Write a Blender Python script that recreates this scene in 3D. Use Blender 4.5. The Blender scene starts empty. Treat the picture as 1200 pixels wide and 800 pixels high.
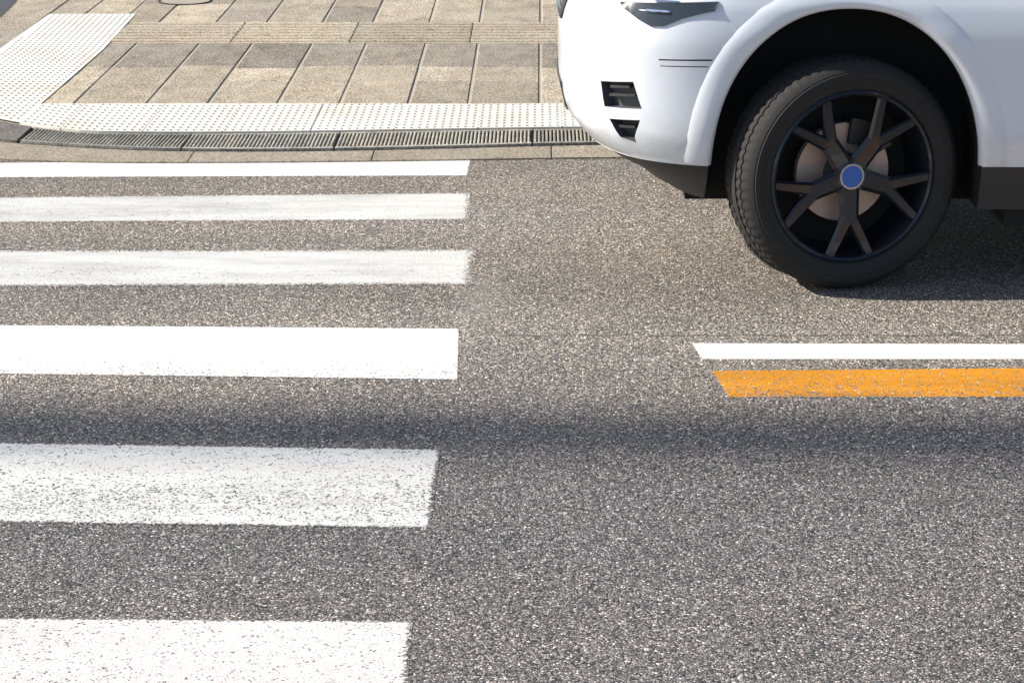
import bpy, bmesh, math, random
from mathutils import Vector, Matrix
random.seed(7)
S = bpy.context.scene
C = S.collection
PI = math.pi
# ---------------------------------------------------------------- camera
F, CX, CY, PITCH, HCAM = 2750.0, 633.0, 400.0, math.atan(800/2750.0), 2.026
cam = bpy.data.cameras.new('camera'); cam.sensor_width = 36; cam.lens = F/1200*36
cam.shift_x = -33/1200; cam.clip_end = 2000; cam.clip_start = 0.1
camo = bpy.data.objects.new('camera', cam); C.objects.link(camo)
camo.location = (0, 0, HCAM); camo.rotation_euler = (PI/2-PITCH, 0, 0)
S.camera = camo
# ---------------------------------------------------------------- sky, sun, exposure
EL = math.radians(36); SUN_Y = 0.035          # sun low on the left, a touch behind the car
sdir = Vector((-math.cos(EL), SUN_Y*math.cos(EL), math.sin(EL))).normalized()
w = bpy.data.worlds.new('World'); S.world = w; w.use_nodes = True
nt = w.node_tree; bg = nt.nodes['Background']
sky = nt.nodes.new('ShaderNodeTexSky'); sky.sky_type = 'NISHITA'; sky.sun_disc = False
sky.sun_elevation = EL; sky.sun_rotation = math.atan2(sdir.x, sdir.y)
nt.links.new(sky.outputs[0], bg.inputs[0]); bg.inputs[1].default_value = 0.085
sl = bpy.data.lights.new('sun', 'SUN'); sl.energy = 4.6; sl.angle = math.radians(0.9); sl.color = (1.0, 0.93, 0.83)
so = bpy.data.objects.new('sun', sl); C.objects.link(so); so.rotation_euler = sdir.to_track_quat('Z', 'Y').to_euler()
so.location = sdir*40
S.view_settings.view_transform = 'Standard'; S.view_settings.look = 'None'
S.view_settings.gamma = 1; S.view_settings.use_curve_mapping = False
S.view_settings.exposure = 0.66
S.render.engine = 'CYCLES'

def g(px, py, z=0.0):
    """a point of the photograph brought down to the level z of the ground"""
    a = (px-CX)/F; b = (CY-py)/F
    d = Vector((a, math.cos(PITCH)+b*math.sin(PITCH), -math.sin(PITCH)+b*math.cos(PITCH)))
    return Vector((0, 0, HCAM)) + d*((z-HCAM)/d.z)

# ---------------------------------------------------------------- object helpers
def link(name, me, mats, parent=None, smooth=None):
    o = bpy.data.objects.new(name, me); C.objects.link(o)
    for m in (mats if isinstance(mats, (list, tuple)) else [mats]): me.materials.append(m)
    if parent: o.parent = parent
    if smooth is not None:
        for p in me.polygons: p.use_smooth = True
        me.set_sharp_from_angle(angle=math.radians(smooth))
    return o
def obj(name, bm, mats, parent=None, smooth=None):
    me = bpy.data.meshes.new(name); bm.to_mesh(me); bm.free()
    return link(name, me, mats, parent, smooth)
def tag(o, label=None, cat=None, group=None, kind=None):
    if label: o['label'] = label
    if cat: o['category'] = cat
    if group: o['group'] = group
    if kind: o['kind'] = kind
    return o
def empty(name, loc=(0, 0, 0), rz=0):
    o = bpy.data.objects.new(name, None); C.objects.link(o); o.location = loc; o.rotation_euler = (0, 0, rz)
    o.empty_display_size = .1
    return o
def quad_prism(bm, pts, z0, z1, bev=0.0, mat=0, col=None, lay=None):
    """box on an arbitrary convex floor polygon; the top edge gets a small chamfer"""
    c = sum((Vector((p[0], p[1])) for p in pts), Vector((0, 0)))/len(pts)
    b = [bm.verts.new((p[0], p[1], z0)) for p in pts]
    fs = []
    if bev > 0:
        m = [bm.verts.new((p[0], p[1], z1-bev)) for p in pts]
        t = []
        for p in pts:
            d = (c-Vector((p[0], p[1]))); d2 = Vector((math.copysign(1, d.x), math.copysign(1, d.y)))*bev
            t.append(bm.verts.new((p[0]+d2.x, p[1]+d2.y, z1)))
        rings = [b, m, t]
    else:
        t = [bm.verts.new((p[0], p[1], z1)) for p in pts]
        rings = [b, t]
    n = len(pts)
    for r0, r1 in zip(rings, rings[1:]):
        for i in range(n):
            fs.append(bm.faces.new((r0[i], r0[(i+1) % n], r1[(i+1) % n], r1[i])))
    fs.append(bm.faces.new(rings[-1]))
    for f in fs:
        f.material_index = mat
        if lay is not None:
            for l in f.loops: l[lay] = col
    return fs
def tube(bm, pts, rads, seg=12, closed=False, caps=True):
    rings = []
    n = len(pts)
    for i, p in enumerate(pts):
        a = pts[i-1] if (i > 0 or closed) else p; b = pts[(i+1) % n] if (i < n-1 or closed) else p
        t = (Vector(b)-Vector(a)).normalized()
        q = t.to_track_quat('Z', 'Y')
        r = rads[i] if isinstance(rads, (list, tuple)) else rads
        rings.append([bm.verts.new(Vector(p)+q@Vector((r*math.cos(2*PI*k/seg), r*math.sin(2*PI*k/seg), 0))) for k in range(seg)])
    m = n if closed else n-1
    for i in range(m):
        r0, r1 = rings[i], rings[(i+1) % n]
        for k in range(seg): bm.faces.new((r0[k], r0[(k+1) % seg], r1[(k+1) % seg], r1[k]))
    if not closed and caps: bm.faces.new(list(reversed(rings[0]))); bm.faces.new(rings[-1])
def lathe_y(bm, prof, seg=96, closed=True, c=(0, 0, 0)):
    """prof: (radius, y) points turned about the local Y axis"""
    rings = []
    for r, y in prof:
        rings.append([bm.verts.new((c[0]+r*math.cos(2*PI*k/seg), c[1]+y, c[2]+r*math.sin(2*PI*k/seg))) for k in range(seg)])
    n = len(prof)
    for i in range(n if closed else n-1):
        a, b = rings[i], rings[(i+1) % n]
        for k in range(seg): bm.faces.new((a[k], a[(k+1) % seg], b[(k+1) % seg], b[k]))
    bmesh.ops.recalc_face_normals(bm, faces=bm.faces)

# ---------------------------------------------------------------- material helpers
class NT:
    def __init__(s, name):
        s.m = bpy.data.materials.new(name); s.m.use_nodes = True; s.t = s.m.node_tree
        s.b = s.t.nodes['Principled BSDF']
    def n(s, typ, **kw):
        x = s.t.nodes.new(typ)
        for k, v in kw.items(): setattr(x, k, v)
        return x
    def L(s, a, b): s.t.links.new(a, b)
    def val(s, sock, v):
        if hasattr(v, 'is_output'): s.L(v, sock)
        else: sock.default_value = v
    def math(s, op, a, b=0.0, c=0.0, clamp=False):
        x = s.n('ShaderNodeMath', operation=op, use_clamp=clamp)
        s.val(x.inputs[0], a); s.val(x.inputs[1], b); s.val(x.inputs[2], c); return x.outputs[0]
    def mix(s, f, a, b, mode='MIX'):
        x = s.n('ShaderNodeMix', data_type='RGBA', blend_type=mode)
        s.val(x.inputs[0], f)
        for i, v in ((6, a), (7, b)):
            if hasattr(v, 'is_output'): s.L(v, x.inputs[i])
            else: x.inputs[i].default_value = (*v, 1) if len(v) == 3 else v
        return x.outputs[2]
    def co(s):
        if not hasattr(s, '_c'): s._c = s.n('ShaderNodeTexCoord').outputs['Object']
        return s._c
    def noise(s, scale, detail=3, rough=.5, vec=None, scl=None):
        x = s.n('ShaderNodeTexNoise'); x.inputs['Scale'].default_value = scale
        x.inputs['Detail'].default_value = detail; x.inputs['Roughness'].default_value = rough
        v = vec or s.co()
        if scl:
            mp = s.n('ShaderNodeMapping'); mp.inputs['Scale'].default_value = scl; s.L(v, mp.inputs[0]); v = mp.outputs[0]
        s.L(v, x.inputs['Vector']); return x.outputs['Fac']
    def vor(s, scale, feature='F1', rnd=1.0):
        x = s.n('ShaderNodeTexVoronoi', feature=feature); x.inputs['Scale'].default_value = scale
        x.inputs['Randomness'].default_value = rnd
        s.L(s.co(), x.inputs['Vector']); return x
    def ramp(s, f, stops, interp='LINEAR'):
        x = s.n('ShaderNodeValToRGB'); e = x.color_ramp; e.interpolation = interp
        while len(e.elements) < len(stops): e.elements.new(.5)
        for el, (p, c) in zip(e.elements, stops):
            el.position = p; el.color = (*c, 1) if hasattr(c, '__len__') else (c, c, c, 1)
        s.L(f, x.inputs[0]); return x.outputs[0]
    def bump(s, h, strength, dist):
        x = s.n('ShaderNodeBump'); x.inputs['Strength'].default_value = strength; x.inputs['Distance'].default_value = dist
        s.L(h, x.inputs['Height']); s.L(x.outputs[0], s.b.inputs['Normal'])
    def set(s, col=None, rough=None, metal=None, spec=None, coat=None):
        for k, v in (('Base Color', col), ('Roughness', rough), ('Metallic', metal), ('Specular IOR Level', spec), ('Coat Weight', coat)):
            if v is None: continue
            if k == 'Base Color' and not hasattr(v, 'is_output'): v = (*v, 1)
            s.val(s.b.inputs[k], v)
        return s.m
def plain(name, col, rough=.5, metal=0, spec=.5, coat=0, var=0.0, vs=6.0, bump=0.0):
    t = NT(name); c = col
    if var:
        f = t.noise(vs, 5, .6)
        c = t.mix(f, tuple(v*(1-var) for v in col), tuple(min(1, v*(1+var)) for v in col))
    if bump: t.bump(t.noise(vs*14, 4), bump, .002)
    return t.set(c, rough, metal, spec, coat)

def asphalt_nodes(t):
    """crushed stone in bitumen: colour of each pebble, dark gaps, height"""
    wv = t.noise(60, 2)
    va = t.vor(165); vb = t.vor(350); ed = t.vor(165, 'DISTANCE_TO_EDGE')
    sep = t.n('ShaderNodeSeparateColor'); t.L(va.outputs['Color'], sep.inputs[0])
    sep2 = t.n('ShaderNodeSeparateColor'); t.L(vb.outputs['Color'], sep2.inputs[0])
    big = t.ramp(sep.outputs[0], [(0, (.020, .021, .024)), (.20, (.056, .057, .061)), (.42, (.112, .110, .109)), (.62, (.165, .155, .147)),
                                  (.80, (.255, .238, .222)), (.93, (.37, .34, .318)), (1, (.52, .49, .465))])
    small = t.ramp(sep2.outputs[1], [(0, (.018, .018, .020)), (.35, (.07, .069, .069)), (.75, (.18, .174, .168)), (1, (.42, .40, .38))])
    pick = t.math('GREATER_THAN', sep.outputs[1], .45)
    c = t.mix(pick, small, big)
    gap = t.ramp(ed.outputs['Distance'], [(0.0, .05), (.09, .5), (.20, 1.0)])
    c = t.mix(1.0, c, gap, 'MULTIPLY')
    # broad wear: tyre polished lanes, dusty and bitumen-rich patches
    lane = t.noise(.55, 3, .5, scl=(.18, 1, 1))
    patch = t.noise(1.7, 4, .6)
    k = t.math('ADD', t.math('MULTIPLY', lane, 1.35), t.math('MULTIPLY', patch, .45))
    k = t.math('MULTIPLY', t.math('ADD', k, .18), 1.98)
    warm = t.mix(t.noise(.9, 3, .6, scl=(.35, 1, 1)), (1.10, 1.0, .86), (.96, .99, 1.04))
    kc = t.n('ShaderNodeCombineColor')
    for i in range(3): t.L(k, kc.inputs[i])
    c = t.mix(1.0, c, kc.outputs[0], 'MULTIPLY'); c = t.mix(1.0, c, warm, 'MULTIPLY')
    # far half paler, near half cooler: exposure and view-angle brightness put into the colour
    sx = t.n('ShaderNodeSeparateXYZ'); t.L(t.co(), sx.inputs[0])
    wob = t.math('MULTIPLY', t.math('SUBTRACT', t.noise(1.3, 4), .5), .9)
    far = t.n('ShaderNodeMapRange'); far.interpolation_type = 'SMOOTHSTEP'
    t.L(t.math('ADD', sx.outputs[1], wob), far.inputs[0]); far.inputs[1].default_value = 5.9; far.inputs[2].default_value = 7.1
    c = t.mix(far.outputs[0], t.mix(1.0, c, (.92, .92, .95), 'MULTIPLY'), t.mix(1.0, c, (1.24, 1.19, 1.10), 'MULTIPLY'))
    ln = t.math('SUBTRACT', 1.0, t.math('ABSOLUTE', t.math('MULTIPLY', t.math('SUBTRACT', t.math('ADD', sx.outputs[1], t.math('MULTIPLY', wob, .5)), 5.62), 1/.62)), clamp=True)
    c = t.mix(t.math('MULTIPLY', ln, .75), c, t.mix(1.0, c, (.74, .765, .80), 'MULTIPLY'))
    spot = t.ramp(t.noise(1.1, 5, .7), [(.60, 0), (.68, .4)])
    c = t.mix(spot, c, t.mix(1.0, c, (.72, .73, .76), 'MULTIPLY'))
    dome = t.math('SUBTRACT', 1.0, t.math('MULTIPLY', va.outputs['Distance'], 1.2))
    h = t.math('ADD', t.math('MULTIPLY', dome, .7), t.math('MULTIPLY', sep.outputs[2], .6))
    h = t.math('ADD', h, t.math('MULTIPLY', sep2.outputs[0], .25))
    return c, h, sep, sx

def mat_asphalt():
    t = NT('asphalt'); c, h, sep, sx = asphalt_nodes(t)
    # hairline paving seam along the lane and a light dusty smear by the zebra ends
    wob = t.math('MULTIPLY', t.math('SUBTRACT', t.noise(9, 3), .5), .03)
    d = t.math('ABSOLUTE', t.math('SUBTRACT', t.math('ADD', sx.outputs[1], wob), SEAM_Y))
    line = t.math('LESS_THAN', d, .007)
    line = t.math('MULTIPLY', line, t.math('GREATER_THAN', sx.outputs[0], SEAM_X))
    line = t.math('MULTIPLY', line, t.math('GREATER_THAN', t.noise(5, 3), .43))
    c = t.mix(t.math('MULTIPLY', line, .55), c, (.035, .033, .032))
    dx = t.math('MULTIPLY', t.math('SUBTRACT', sx.outputs[0], SM[0]), 1/.10)
    dy = t.math('MULTIPLY', t.math('SUBTRACT', sx.outputs[1], SM[1]), 1/.42)
    rr = t.math('ADD', t.math('MULTIPLY', dx, dx), t.math('MULTIPLY', dy, dy))
    sm = t.math('MULTIPLY', t.math('SUBTRACT', 1.0, rr, clamp=True), t.math('MULTIPLY', t.noise(14, 3), .55))
    c = t.mix(sm, c, (.30, .285, .26))
    t.bump(h, .9, .0026)
    return t.set(c, .78, spec=.35)

def mat_paint(name, col, W, H, wear, low=0.0, band=0.0, ragged=.012, dirt=.1):
    """road paint over the stones: W, H metres, wear share chipped away, low more wear along the near edge"""
    t = NT(name); ac, h, sep, sx = asphalt_nodes(t)
    uv = t.n('ShaderNodeUVMap').outputs[0]; su = t.n('ShaderNodeSeparateXYZ'); t.L(uv, su.inputs[0])
    u, v = su.outputs[0], su.outputs[1]
    eu = t.math('MULTIPLY', t.math('MINIMUM', u, t.math('SUBTRACT', 1.0, u)), W)
    ev = t.math('MULTIPLY', t.math('MINIMUM', v, t.math('SUBTRACT', 1.0, v)), H)
    e = t.math('MINIMUM', eu, ev)
    fine = t.noise(130, 3, .6); mid = t.noise(26, 4, .65); broad = t.noise(2.2, 4, .6, scl=(.5, 1, 1))
    grain = t.math('ADD', t.math('MULTIPLY', fine, .5), t.math('ADD', t.math('MULTIPLY', mid, .28), t.math('MULTIPLY', sep.outputs[2], .22)))
    # threshold for holes: more where the broad noise, the low edge or the wheel band says so
    th = t.math('MULTIPLY', t.math('SUBTRACT', broad, .5), .12)
    th = t.math('ADD', th, wear)
    if low: th = t.math('ADD', th, t.math('MULTIPLY', t.math('SUBTRACT', .55, v, clamp=True), low))
    if band:
        bd = t.math('SUBTRACT', 1.0, t.math('MULTIPLY', t.math('ABSOLUTE', t.math('SUBTRACT', v, .33)), 3.2), clamp=True)
        th = t.math('ADD', th, t.math('MULTIPLY', bd, band))
    edge = t.math('MULTIPLY', t.math('SUBTRACT', 1.0, t.math('DIVIDE', e, ragged), clamp=True), .30)
    th = t.math('ADD', th, edge)
    hole = t.n('ShaderNodeMapRange'); t.L(t.math('SUBTRACT', th, grain), hole.inputs[0])
    hole.inputs[1].default_value = -.012; hole.inputs[2].default_value = .012
    hole = hole.outputs[0]
    dd = t.math('MULTIPLY', t.ramp(t.noise(3.2, 5, .7, scl=(.35, 1.6, 1)), [(.42, 0), (.75, 1)]), dirt)
    pc = t.mix(dd, col, tuple(v*.42 for v in col))
    pc = t.mix(t.math('MULTIPLY', t.math('SUBTRACT', 1.0, fine), .35), pc, tuple(v*.72 for v in col))
    c = t.mix(hole, pc, ac)
    hh = t.math('ADD', t.math('MULTIPLY', h, .55), t.math('MULTIPLY', t.math('SUBTRACT', 1.0, hole), .5))
    t.bump(hh, .8, .0022)
    return t.set(c, t.math('ADD', .55, t.math('MULTIPLY', hole, .25)), spec=.4)

SEAM_Y = g(800, 393).y; SEAM_X = g(580, 393).x; SM = g(562, 352)

# ---------------------------------------------------------------- ground and road
def sheet(name, pts, z, m, kind='structure'):
    bm = bmesh.new(); bm.faces.new([bm.verts.new((p[0], p[1], z)) for p in pts])
    for f in bm.faces: f.normal_update()
    if bm.faces[:][0].normal.z < 0: bmesh.ops.reverse_faces(bm, faces=bm.faces)
    return tag(obj(name, bm, m), kind=kind)
sheet('ground', [(-400, -300), (400, -300), (400, 600), (-400, 600)], -.06, plain('packed_earth', (.16, .145, .12), .9, var=.3, vs=.3))
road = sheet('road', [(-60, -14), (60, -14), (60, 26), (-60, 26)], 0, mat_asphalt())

# ---------------------------------------------------------------- zebra crossing
def stripe(name, corners, m, label, z=.0008, cat='road marking', group='white bars of the zebra crossing'):
    """corners (world): far-left, far-right, near-right, near-left"""
    bm = bmesh.new(); uvl = bm.loops.layers.uv.new('UVMap')
    vs = [bm.verts.new((p.x, p.y, z)) for p in corners]
    f = bm.faces.new((vs[3], vs[2], vs[1], vs[0]))
    for l, uv in zip(f.loops, ((0, 0), (1, 0), (1, 1), (0, 1))): l[uvl].uv = uv
    return tag(obj(name, bm, m), label, cat, group)
def px_quad(tl, tr, br, bl, xl=-3.6):
    """the photo shows the right ends; the bars run on to the left at the same slope"""
    P = [g(*tl), g(*tr), g(*br), g(*bl)]
    for a, b in ((0, 1), (3, 2)):
        k = (xl-P[b].x)/(P[a].x-P[b].x)
        P[a] = P[b]+(P[a]-P[b])*k
    return P
white = (.80, .79, .77)
bars = [
    ('fresh', ((0, 191), (552, 187), (548, 206), (0, 208)), dict(wear=.27, ragged=.012, dirt=.1), 'bright solid white zebra bar, thinnest one, painted right against the pale kerb'),
    ('scuffed', ((0, 231), (552, 226), (551, 258), (0, 261)), dict(wear=.345, band=.03, ragged=.03, dirt=.9), 'slightly greyed white zebra bar, second from the kerb'),
    ('smeared', ((0, 293), (558, 292), (555, 334), (0, 336)), dict(wear=.345, band=.03, ragged=.045, dirt=.8), 'white zebra bar with soft worn right end reaching farthest right, third from the kerb'),
    ('chipped', ((0, 381), (538, 385), (537, 445), (0, 438)), dict(wear=.29, low=.22, ragged=.006, dirt=.1), 'clean bright white zebra bar chipped along its near edge, just beyond the long dark shadow'),
    ('speckled', ((0, 518), (517, 526), (504, 619), (0, 612)), dict(wear=.388, low=.03, band=.03, ragged=.015, dirt=.6), 'heavily speckled white zebra bar whose far edge lies in the bluish shadow'),
    ('pitted', ((0, 723), (484, 727), (474, 842), (0, 838)), dict(wear=.378, ragged=.015, dirt=.25), 'widest zebra bar with dark pits, nearest the camera at the bottom edge of the photo'),
]
for nm, q, kw, lab in bars:
    P = px_quad(*q)
    pcol = {'scuffed': (.71, .695, .655), 'smeared': (.73, .715, .68), 'speckled': (.76, .745, .715), 'pitted': (.76, .72, .69)}.get(nm, white)
    m = mat_paint('road_paint_'+nm, pcol, (P[1]-P[0]).length, (P[1]-P[2]).length, **kw)
    stripe('zebra_stripe', P, m, lab)
def px_quad_r(tl, tr, br, bl, xr=9.0):
    P = [g(*tl), g(*tr), g(*br), g(*bl)]
    for a, b in ((1, 0), (2, 3)):
        k = (xr-P[b].x)/(P[a].x-P[b].x); P[a] = P[b]+(P[a]-P[b])*k
    return P
P = px_quad_r((810, 402), (1200, 403), (1200, 421), (822, 421))
stripe('lane_line', P, mat_paint('road_paint_line', white, 7, .15, wear=.31, ragged=.004, dirt=.02),
       'narrow crisp white line with slanted end, just beyond the orange line', group=None)
P = px_quad_r((832, 434), (1200, 431), (1200, 466), (853, 466))
stripe('lane_line', P, mat_paint('road_paint_orange', (.74, .30, .014), 7, .28, wear=.392, low=.08, ragged=.008, dirt=.7),
       'worn orange line with slanted end on the near side of the white line', group=None)

# ---------------------------------------------------------------- pavement
ZP = .020
def stone_mat(name, tint=(1, 1, 1), amp=1.0):
    t = NT(name)
    vc = t.n('ShaderNodeVertexColor', layer_name='tone')
    a = t.noise(11, 6, .75, scl=(1, .5, 1)); s = t.noise(2.3, 4, .6)
    b0 = t.noise(95, 4, .75); b = t.ramp(b0, [(.38, .0), (.46, .75), (.54, 1.05), (.63, 2.1)])
    pit = t.ramp(t.noise(34, 4, .7), [(.30, .45), (.42, 1.0)])
    k = t.math('ADD', t.math('MULTIPLY', a, 1.3*amp), t.math('ADD', t.math('MULTIPLY', b, .85*amp), t.math('MULTIPLY', s, .6*amp)))
    k = t.math('ADD', k, 1-1.74*amp)
    k = t.math('MULTIPLY', k, t.math('MULTIPLY', pit, 1.08))
    kc = t.n('ShaderNodeCombineColor')
    for i in range(3): t.L(k, kc.inputs[i])
    c = t.mix(1.0, vc.outputs[0], kc.outputs[0], 'MULTIPLY')
    c = t.mix(1.0, c, t.mix(s, (1.05, .98, .90), (.95, 1.0, 1.03)), 'MULTIPLY')
    h = t.math('ADD', t.math('MULTIPLY', a, .6), t.math('MULTIPLY', b, .5))
    t.bump(h, .9, .004)
    return t.set(c, .85, spec=.3)
M_slab = stone_mat('paving_stone'); M_kerb = stone_mat('kerb_stone', amp=.6)
M_mortar = plain('joint_mortar', (.42, .37, .30), .95, var=.25, vs=20)
TONES = [(.33, .285, .225), (.37, .32, .25), (.30, .265, .215), (.285, .25, .205), (.35, .30, .235), (.40, .345, .265)]
def tone(i=None, k=1.0):
    k *= random.uniform(1.12, 1.5)
    c = TONES[i] if i is not None else random.choice(TONES); j = random.uniform(.94, 1.06)*k
    return (c[0]*j, c[1]*j, c[2]*j, 1)

# kerb lines: road edge A, back of kerb B, back of drain strip C (photo, then continued round the corner)
A_px = [(0, 186), (60, 188.5), (150, 190), (300, 189.5), (440, 188), (550, 186.5), (690, 184)]
B_px = [(0, 166), (70, 171), (130, 174.5), (200, 177), (330, 177.5), (500, 174.5), (690, 169)]
C_px = [(0, 141), (35, 147), (70, 152), (110, 155), (220, 156), (400, 154), (690, 149)]
def edge_line(pxs, z, r):
    P = [g(x, y, z) for x, y in pxs]
    a, b = P[-2], P[-1]; d = (b-a)/(b.x-a.x)
    d.y *= .15
    right = [b+d*k for k in (1, 3, 8, 20, 45)]
    # round the corner to the left, bending away from the road
    t = (P[0]-P[1]).normalized(); ang = math.atan2(t.y, t.x); left = []; p = P[0].copy()
    for k in range(16):
        step = .34*r; ang -= .085
        p = p+Vector((math.cos(ang), math.sin(ang), 0))*step; left.append(p.copy())
    left.append(p+Vector((math.cos(ang), math.sin(ang), 0))*20)
    return list(reversed(left))+P+right
def resample(L, n=240):
    ds = [0]
    for a, b in zip(L, L[1:]): ds.append(ds[-1]+(b-a).length)
    out = []
    for i in range(n):
        s = ds[-1]*i/(n-1)
        j = max(k for k in range(len(ds)) if ds[k] <= s+1e-9); j = min(j, len(L)-2)
        f = (s-ds[j])/(ds[j+1]-ds[j]); out.append(L[j].lerp(L[j+1], f))
    return out
ZK = .007
LA = edge_line(A_px, ZK, 1.0); LB = edge_line(B_px, ZK, .955); LC = edge_line(C_px, ZP, .90)
def smooth_line(L, it=2):
    for _ in range(it):
        N = [L[0]]
        for a, b in zip(L, L[1:]): N += [a.lerp(b, .25), a.lerp(b, .75)]
        N.append(L[-1]); L = N
    return L
LA, LB, LC = smooth_line(LA), smooth_line(LB), smooth_line(LC)
def y_at(L, x):
    for a, b in zip(L, L[1:]):
        if a.x <= x <= b.x and b.x > a.x: return a.y+(b.y-a.y)*(x-a.x)/(b.x-a.x)
    return L[0].y if x < L[0].x else L[-1].y
# bedding under the slabs
def ring_poly(L, ybk):
    return [(p.x, p.y) for p in L]+[(L[-1].x, ybk), (L[0].x-4, ybk)]
bm = bmesh.new()
back = 24.0
vv = [bm.verts.new((p.x, p.y+.004, .0145)) for p in LC]
bk = [bm.verts.new((p.x, max(back, p.y+.1), .0145)) for p in LC]
for i in range(len(vv)-1): bm.faces.new((vv[i], vv[i+1], bk[i+1], bk[i]))
bmesh.ops.recalc_face_normals(bm, faces=bm.faces)
tag(obj('pavement_bed', bm, M_mortar), kind='structure')

# kerb stones: one continuous run cut into long stones
bm = bmesh.new(); lay = bm.loops.layers.float_color.new('tone')
cuts = [-40, -30, -20, -15, -9, -6.5, -5.0, -3.6]+[g(224, 183, ZK).x, g(437, 181, ZK).x, g(646, 178, ZK).x]
x = cuts[-1]
while x < 22: x += 1.05; cuts.append(x)
def strip_between(bm, lay, L0, L1, xa, xb, z0, z1, col, skew=0.0, gap=.004, n=10, mat=0, inset0=0.0, inset1=0.0):
    t0, t1, b0, b1 = [], [], [], []
    for i in range(n+1):
        x = xa+gap+(xb-xa-2*gap)*i/n
        ya = y_at(L0, x)+inset0; yb = y_at(L1, x)-inset1
        t0.append(bm.verts.new((x, ya, z1))); t1.append(bm.verts.new((x+skew, yb, z1)))
        b0.append(bm.verts.new((x, ya, z0))); b1.append(bm.verts.new((x+skew, yb, z0)))
    fs = []
    for i in range(n):
        fs.append(bm.faces.new((t0[i], t0[i+1], t1[i+1], t1[i])))
        fs.append(bm.faces.new((b0[i], b0[i+1], t0[i+1], t0[i])))
        fs.append(bm.faces.new((t1[i], t1[i+1], b1[i+1], b1[i])))
    fs.append(bm.faces.new((b0[0], t0[0], t1[0], b1[0]))); fs.append(bm.faces.new((b0[n], b1[n], t1[n], t0[n])))
    for f in fs:
        f.material_index = mat
        if lay is not None:
            for l in f.loops: l[lay] = col
for a, b in zip(cuts, cuts[1:]):
    if a < LA[0].x or a < -6.6: continue
    strip_between(bm, lay, LA, LB, a, b, -.02, ZK, tone(random.choice([0, 3, 4]), .95), gap=.003, inset1=.012, n=40)
tag(obj('kerb', bm, M_kerb), kind='structure')
# dirt filled gap behind the kerb
bm = bmesh.new()
strip_between(bm, None, LB, LC, -6.4, 22, -.03, .0022, None, n=200, inset0=-.03, inset1=-.02)
tag(obj('gutter_bed', bm, plain('gutter_dirt', (.03, .028, .026), .95, var=.4, vs=30)), kind='structure')

# drain strip: slotted covers, each a unit of its own
M_grate = stone_mat('drain_cover_stone', amp=.7)
gx = [g(38, 148, ZP).x, g(216, 167, ZP).x, g(394, 165, ZP).x, g(624, 162, ZP).x]
def drain(xa, xb, ribs, label, col, n0=None, skew=0.0, group='covers of the drain strip'):
    bm = bmesh.new(); lay = bm.loops.layers.float_color.new('tone')
    zt = ZP-.004
    if ribs:
        strip_between(bm, lay, LB, LC, xa, xb, 0.004, zt-.011, (.13, .12, .11, 1), gap=.002, inset0=.008, inset1=.002)
        # front and back rails
        for f0, f1 in ((.0, .09), (.93, 1.0)):
            n = 12
            for i in range(n):
                x0 = xa+.005+(xb-xa-.01)*i/n; x1 = xa+.005+(xb-xa-.01)*(i+1)/n
                def pt(x, f): return (x, y_at(LB, x)+.010+(y_at(LC, x)-.006-y_at(LB, x)-.008)*f)
                quad_prism(bm, [pt(x0, f0), pt(x1, f0), pt(x1, f1), pt(x0, f1)], zt-.02, zt, 0, 0, (col[0]*.95, col[1]*.95, col[2]*.95, 1), lay)
        nr = int((xb-xa-.012)/.0165); pt_ = (xb-xa-.012)/nr
        for i in range(nr):
            x0 = xa+.0075+i*pt_; j = random.uniform(.85, 1.15); cc = (col[0]*j, col[1]*j, col[2]*j*.98, 1)
            y0, y1 = y_at(LB, x0)+.010, y_at(LC, x0)-.006; d = y1-y0
            quad_prism(bm, [(x0, y0+d*.085), (x0+.0100, y0+d*.085), (x0+.0100+skew, y0+d*.935), (x0+skew, y0+d*.935)], zt-.018, zt+.001, .0025, 0, cc, lay)
    else:
        strip_between(bm, lay, LB, LC, xa, xb, 0.0, zt, col, gap=.004, inset0=.008, inset1=.002, n=90)
    return tag(obj('drain_cover', bm, M_grate), label, 'drain cover', group)
drain(-6.3, gx[0]-.004, False, 'solid dark grey stone cover without slots at left end of the drain', (.20, .19, .17, 1))
drain(gx[0]+.004, gx[1], True, 'curved darker slotted drain cover, first one with slots from the left', (.33, .32, .29, 1), skew=.01)
drain(gx[1], gx[2], True, 'slotted grey drain cover beyond the zebra, second slotted one from the left', (.44, .42, .375, 1))
drain(gx[2], gx[3], True, 'slotted grey drain cover ending just before the white car, third slotted from the left', (.47, .445, .39, 1))
x = gx[3]; k = 0
LBL = ['slotted grey drain cover level with the front bumper of the white car', 'slotted grey drain cover beyond the front wheel of the white car']
while x < 3.0 and k < 2:
    drain(x, x+.95, True, LBL[k], (.36, .34, .295, 1)); x += .95; k += 1
bm = bmesh.new(); lay = bm.loops.layers.float_color.new('tone')
strip_between(bm, lay, LB, LC, x, 22, 0.0, ZP-.004, (.3, .28, .25, 1), gap=.004, inset0=.008, inset1=.002, n=60)
tag(obj('drain_strip', bm, M_grate), kind='structure')

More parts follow.
